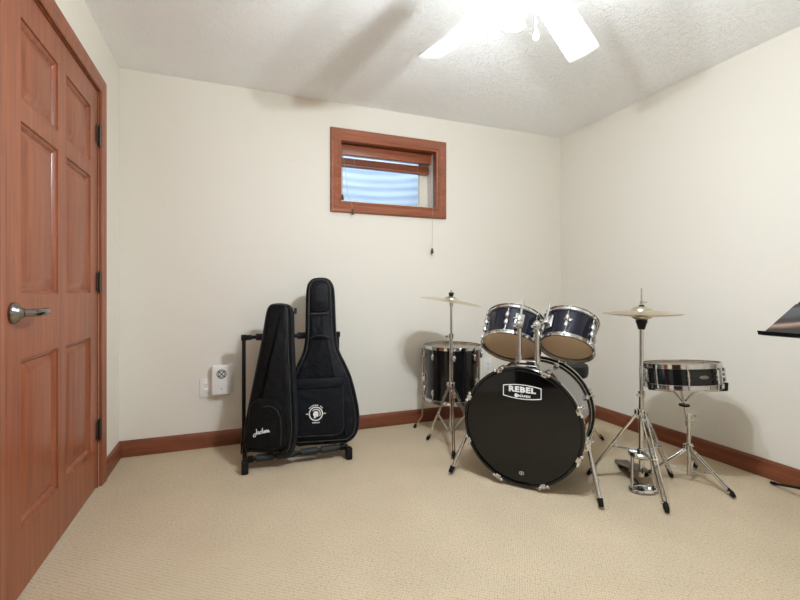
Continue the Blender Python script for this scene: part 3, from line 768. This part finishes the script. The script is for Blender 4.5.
# crash cymbal stand
cs = thing('cymbal_stand', 'chrome cymbal stand in front of the floor tom', 'cymbal stand', T(1.259, 2.389, 0))
b = B(); b.cyl((0, 0, .10), (0, 0, .700), .0105, n=16); obj('lower_tube', b, chrome, cs)
b = B(); b.cyl((0, 0, .69), (0, 0, .925), .0070, n=14); b.cyl((0, 0, .925), (0, 0, .985), .0032, n=10); b.cyl((0, 0, .885), (0, 0, .915), .0115, n=14); obj('upper_tube', b, chrome, cs)
wing(cs, .70, 195, .028); collar(cs, .398, .018, .3); collar(cs, .105, .014)
b = B(); b.cyl((0, 0, .912), (0, 0, .926), .016, n=18); b.cyl((0, 0, .945), (0, 0, .955), .013, n=18); b.box((0, 0, .963), (.034, .010, .016), bev=.003); obj('wing_nut', b, blackp, cs)
for a in (247, 115, 5): tripod_leg(cs, a, .19, .385, low=.10, gap=.014, first_r=.016)
def cymbal_bm(r, bell=.05, dome=.016, bh=.018):
    p = [(.006, dome+bh)]
    for i in range(1, 7): g = i/6*PI/2; p.append((.006+(bell-.006)*math.sin(g), dome+bh*math.cos(g)))
    for i in range(1, 11): u = i/10; p.append((bell+(r-bell)*u, dome*(1-u**1.6)))
    q = [(a, z-.0016) for a, z in reversed(p)]
    b = B(); b.lathe(p+q, 72, closed=True); return b
cc = obj('crash_cymbal', cymbal_bm(.196, .044), cymbal); tag(cc, 'thin brass crash cymbal tilted on the stand before the floor tom', 'cymbal')
cc.matrix_world = T(1.259, 2.389, .912) @ M.Rotation(math.radians(9), 4, V((.40, .91, 0)))

# hi-hat stand
HX, HY = 1.884, 1.563
hs = thing('hi_hat_stand', 'chrome hi-hat stand with foot pedal right of the bass drum', 'hi-hat stand', T(HX, HY, 0))
b = B(); b.cyl((0, 0, .06), (0, 0, .470), .0125, n=18); b.cyl((0, 0, .06), (0, 0, .10), .010); obj('lower_tube', b, chrome, hs)
b = B(); b.cyl((0, 0, .46), (0, 0, .800), .0095, n=16); obj('upper_tube', b, chrome, hs)
b = B(); b.cyl((0, 0, .79), (0, 0, .995), .0035, n=10); b.cyl((0, 0, .912), (0, 0, .930), .0075, n=12); b.tube([(.0, 0, .922), (.024, -.012, .925)], .0028, 8); obj('pull_rod', b, chrome, hs)
b = B(); b.cyl((0, 0, .790), (0, 0, .822), .015, .024, n=20); b.cyl((0, 0, .822), (0, 0, .838), .026, n=20); obj('cymbal_seat', b, blackp, hs)
b = B(); b.cyl((0, 0, .896), (0, 0, .910), .012, n=16); obj('clutch_nut', b, blackp, hs)
wing(hs, .470, 205, .03); collar(hs, .380, .022, .5)
b = B(); b.lathe([(.012, -.012), (.055, -.012), (.060, -.006), (.060, .006), (.055, .012), (.012, .012)], 30, T(0, 0, .172) @ M.Diagonal((1, 1, 1, 1)), closed=True); b.cyl((0, 0, .15), (0, 0, .20), .019, n=18); obj('lower_collar', b, chrome, hs)
for a in (243, 124, 6): tripod_leg(hs, a, .245, .370, low=.185, gap=.022)
pd = V((.181, .286, 0)).normalized(); ps = V((.934, -.358, 0))
base = V((-.018, -.025, 0))
b = B()
for s in (-1, 1): b.tube([ps*s*.046+V((0, 0, .170)), base+ps*s*.056+V((0, 0, .018))], .0072, 12)
ring = [base+ps*.062*math.cos(2*PI*i/32)+V((-.358, -.934, 0))*.040*math.sin(2*PI*i/32)+V((0, 0, .011)) for i in range(32)]
b.tube(ring, .0085, 10, closed=True)
b.loft([[p+V((0, 0, -.008)) for p in ring], [p+V((0, 0, -.003)) for p in ring]]); obj('pedal_frame', b, chrome, hs)
b = B(); u = pd; v = V((-u.y, u.x, 0)); fb = []
for t_, wd, z in ((.015, .028, .090), (.05, .040, .085), (.15, .050, .062), (.24, .048, .040), (.285, .042, .030)):
    c_ = base+u*t_; fb.append([c_-v*wd+V((0, 0, z-.003)), c_+v*wd+V((0, 0, z-.003)), c_+v*wd+V((0, 0, z+.004)), c_-v*wd+V((0, 0, z+.004))])
b.loft(fb); obj('footboard', b, pedalm, hs)
b = B(); c_ = base+u*.315; b.box(c_+V((0, 0, .012)), (.07, .075, .022), M.Rotation(math.atan2(u.y, u.x), 3, 'Z'), bev=.006); obj('heel_plate', b, pedalm, hs)
b = B(); b.tube([(0, 0, .14), base*.5+V((0, 0, .08))], .004, 8); b.tube([base+u*.30+V((0, 0, .006)), base+V((0, 0, .008))], .0035, 8); obj('pedal_linkage', b, blackm, hs)
# the two hi-hat cymbals
h1 = obj('hi_hat_cymbal', cymbal_bm(.178, .048, .014, .020), cymbal); tag(h1, 'upper brass hi-hat cymbal dome up, top of the clamped pair', 'cymbal', 'hi-hat cymbal pair')
h1.matrix_world = T(HX, HY, .870)
h2 = obj('hi_hat_cymbal', cymbal_bm(.178, .048, .014, .018), cymbal); tag(h2, 'lower brass hi-hat cymbal turned bell down beneath the upper one', 'cymbal', 'hi-hat cymbal pair')
h2.matrix_world = T(HX, HY, .8675) @ R(180.0, 'X')

# snare stand and snare
SX, SY = 2.185, 1.535
ss = thing('snare_stand', 'low chrome snare stand in front of the right wall baseboard', 'snare stand', T(SX, SY, 0))
b = B(); b.cyl((0, 0, .030), (0, 0, .300), .0100, n=16); obj('lower_tube', b, chrome, ss)
tilt_ax = V((.934, -.358, 0))
b = B(); b.cyl((0, 0, .27), (-.026, .010, .420), .0072, n=14); obj('upper_tube', b, chrome, ss)
wing(ss, .30, 20, .03); wing(ss, .335, -10, .022); collar(ss, .178, .016, .2)
b = B(); b.lathe([(.007, -.005), (.024, -.005), (.0255, 0), (.024, .005), (.007, .005)], 24, T(-.023, .009, .392), closed=True); obj('adjuster_disc', b, blackp, ss)
SD = T(SX-.044, SY+.009, .553) @ M.Rotation(math.radians(-5.5), 4, tilt_ax) @ M.Rotation(math.radians(-2), 4, V((.358, .934, 0)))
SRr, SHh = .172, .106
dr = M.Translation((-SX, -SY, 0)) @ SD
for a in (-52, 68, 188):
    d = V((math.cos(math.radians(a-21)), math.sin(math.radians(a-21)), 0))
    e0, e1 = dr @ (d*.05+V((0, 0, -.085))), dr @ (d*(SRr+.010)+V((0, 0, -.066)))
    b = B(); b.tube([V((-.026, .010, .415))+d*.008, e0, e1, dr @ (d*(SRr+.013)+V((0, 0, -.058)))], .0055, 10); arm = obj('basket_arm', b, chrome, ss)
    c = B(); c.tube([dr @ (d*(SRr-.012)+V((0, 0, -.0655))), dr @ (d*(SRr+.013)+V((0, 0, -.064))), dr @ (d*(SRr+.0165)+V((0, 0, -.030)))], .0082, 10); obj('rubber_grip', c, rubber, arm)
for a in (273, 27, 148): tripod_leg(ss, a, .205, .162, low=.050, gap=.018, first_r=.016)
sn = thing('snare_drum', 'black snare drum with chrome hoops resting on the low stand', 'snare drum', SD)
rs = drum(sn, SRr, SHh, wrap_k, coathead, coathead, 8, 0, long_lug=True, badge=(249, 0, .045, .018))
b = B(); a = math.radians(157); e = V((math.cos(a), math.sin(a), 0)); rot = M.Rotation(a, 3, 'Z')
b.box(e*(rs+.010), (.022, .030, .07), rot, bev=.005); b.tube([e*(rs+.022)+V((0, 0, .01)), e*(rs+.034)+V((0, 0, .045))], .0045, 8); b.tube([e*(rs+.02)+V((0, 0, -.005)), e*(rs+.036)+V((0, 0, -.005))], .004, 8); b.ball(e*(rs+.038)+V((0, 0, -.005)), .007); obj('strainer', b, chrome, sn)

# drum throne behind the kit
tt = thing('drum_throne', 'round black padded drum stool behind the bass drum', 'stool', T(2.055, 2.300, 0))
b = B(); b.lathe([(0, .41), (.13, .41), (.150, .418), (.156, .435), (.157, .475), (.152, .492), (.135, .502), (.07, .507), (0, .508)], 48); obj('seat', b, seatvinyl, tt)
b = B(); b.cyl((0, 0, .10), (0, 0, .41), .0125); obj('post', b, chrome, tt); collar(tt, .28, .018, .1)
for a in (80, 200, 320): tripod_leg(tt, a, .24, .27, low=.115, gap=.02)

# ------------------------------------------------------------------ music stand at the right edge
MX, MY = 2.335, .955
ms = thing('music_stand', 'black music stand with tilted desk at the photo\'s right edge', 'music stand', T(MX, MY, 0))
b = B(); b.cyl((0, 0, .15), (0, 0, .52), .011, n=14); b.cyl((0, 0, .5), (0, 0, .80), .0075, n=14); b.cyl((0, 0, .49), (0, 0, .53), .015, n=14); obj('pole', b, blackm, ms)
la = math.degrees(math.atan2(1.383-MY, 2.553-MX))
for k in range(3):
    d = V((math.cos(math.radians(la+120*k)), math.sin(math.radians(la+120*k)), 0)); ln = .458 if k == 0 else .30
    b = B(); b.tube([d*.016+V((0, 0, .20)), d*.10+V((0, 0, .165)), d*ln*.6+V((0, 0, .062)), d*(ln-.012)+V((0, 0, .008))], .0062, 10); b.tube([d*.012+V((0, 0, .155)), d*ln*.45+V((0, 0, .095))], .004, 8)
    lg = obj('leg', b, blackm, ms); c = B(); c.cyl(d*(ln-.03)+V((0, 0, .014)), d*ln+V((0, 0, .0075)), .0085, .0075, n=12); obj('rubber_foot', c, rubber, lg)
DK = T(2.165-MX, .952-MY, .792) @ R(-27.5, 'Y')           # desk local x runs up the slope, y along its width
b = B(); b.box((.145, 0, 0), (.31, .475, .0022)); b.cyl((.14, 0, -.002), (.14, 0, -.03), .018, n=14, mat=None)
dk = obj('desk', b, blackm, ms); dk.matrix_local = DK
b = B(); b.box((-.002, 0, .007), (.003, .515, .018), bev=.001); b.box((.010, 0, -.002), (.03, .515, .003), bev=.001); lp = obj('ledge', b, blackm, dk)
def m_book():
    m = mat('dark printed booklet page', (.05, .05, .05), .6, spec=.2)
    tc = N(m, 'ShaderNodeTexCoord'); sp = N(m, 'ShaderNodeSeparateXYZ'); L(m, tc.outputs['Object'], sp.inputs[0])
    w = N(m, 'ShaderNodeMath', operation='MULTIPLY_ADD'); L(m, sp.outputs['Y'], w.inputs[0]); w.inputs[1].default_value = .35; L(m, sp.outputs['X'], w.inputs[2])
    n = N(m, 'ShaderNodeTexNoise', Scale=25.0); L(m, tc.outputs['Object'], n.inputs['Vector'])
    ad = N(m, 'ShaderNodeMath', operation='MULTIPLY_ADD'); L(m, n.outputs['Fac'], ad.inputs[0]); ad.inputs[1].default_value = .02; L(m, w.outputs[0], ad.inputs[2])
    s = N(m, 'ShaderNodeMath', operation='MULTIPLY_ADD'); L(m, ad.outputs[0], s.inputs[0]); s.inputs[1].default_value = 2.6; s.inputs[2].default_value = -.12
    c = ramp(m, s.outputs[0], [(0, (.03, .03, .028)), (.12, (.04, .033, .028)), (.17, (.18, .105, .075)), (.22, (.34, .25, .20)), (.27, (.06, .038, .03)), (.34, (.03, .031, .03)), (.44, (.085, .085, .09)), (.62, (.11, .11, .115)), (.68, (.03, .03, .03))])
    r = m.node_tree.nodes[-1] if False else None
    L(m, c, P(m).inputs['Base Color']); return m
bk = B(); bk.box((.135, 0, .006), (.25, .36, .006), bev=.001)
bo = obj('song_book', bk, m_book()); tag(bo, 'dark illustrated booklet lying on the music stand desk', 'book')
bo.matrix_world = T(MX, MY, 0) @ DK @ T(0, .055, 0)

# ------------------------------------------------------------------ light, camera, view
w = bpy.data.worlds.new('sky'); S.world = w; w.use_nodes = True
bg = w.node_tree.nodes['Background']; bg.inputs['Color'].default_value = (.72, .84, 1, 1); bg.inputs['Strength'].default_value = 2.7
cd = bpy.data.cameras.new('camera'); co = bpy.data.objects.new('camera', cd); COL.objects.link(co)
co.location = (0, 0, .98); co.rotation_euler = (PI/2, 0, math.radians(-21))
cd.sensor_width = 36; cd.lens = 36*430/800; cd.shift_y = -9/800; cd.clip_start = .02
S.camera = co
S.view_settings.view_transform = 'Standard'; S.view_settings.look = 'None'
S.view_settings.gamma = 1; S.view_settings.use_curve_mapping = False
S.view_settings.exposure = 0.69
S.cycles.max_bounces = 12; S.cycles.diffuse_bounces = 8; S.cycles.transparent_max_bounces = 16; S.cycles.sample_clamp_indirect = 6
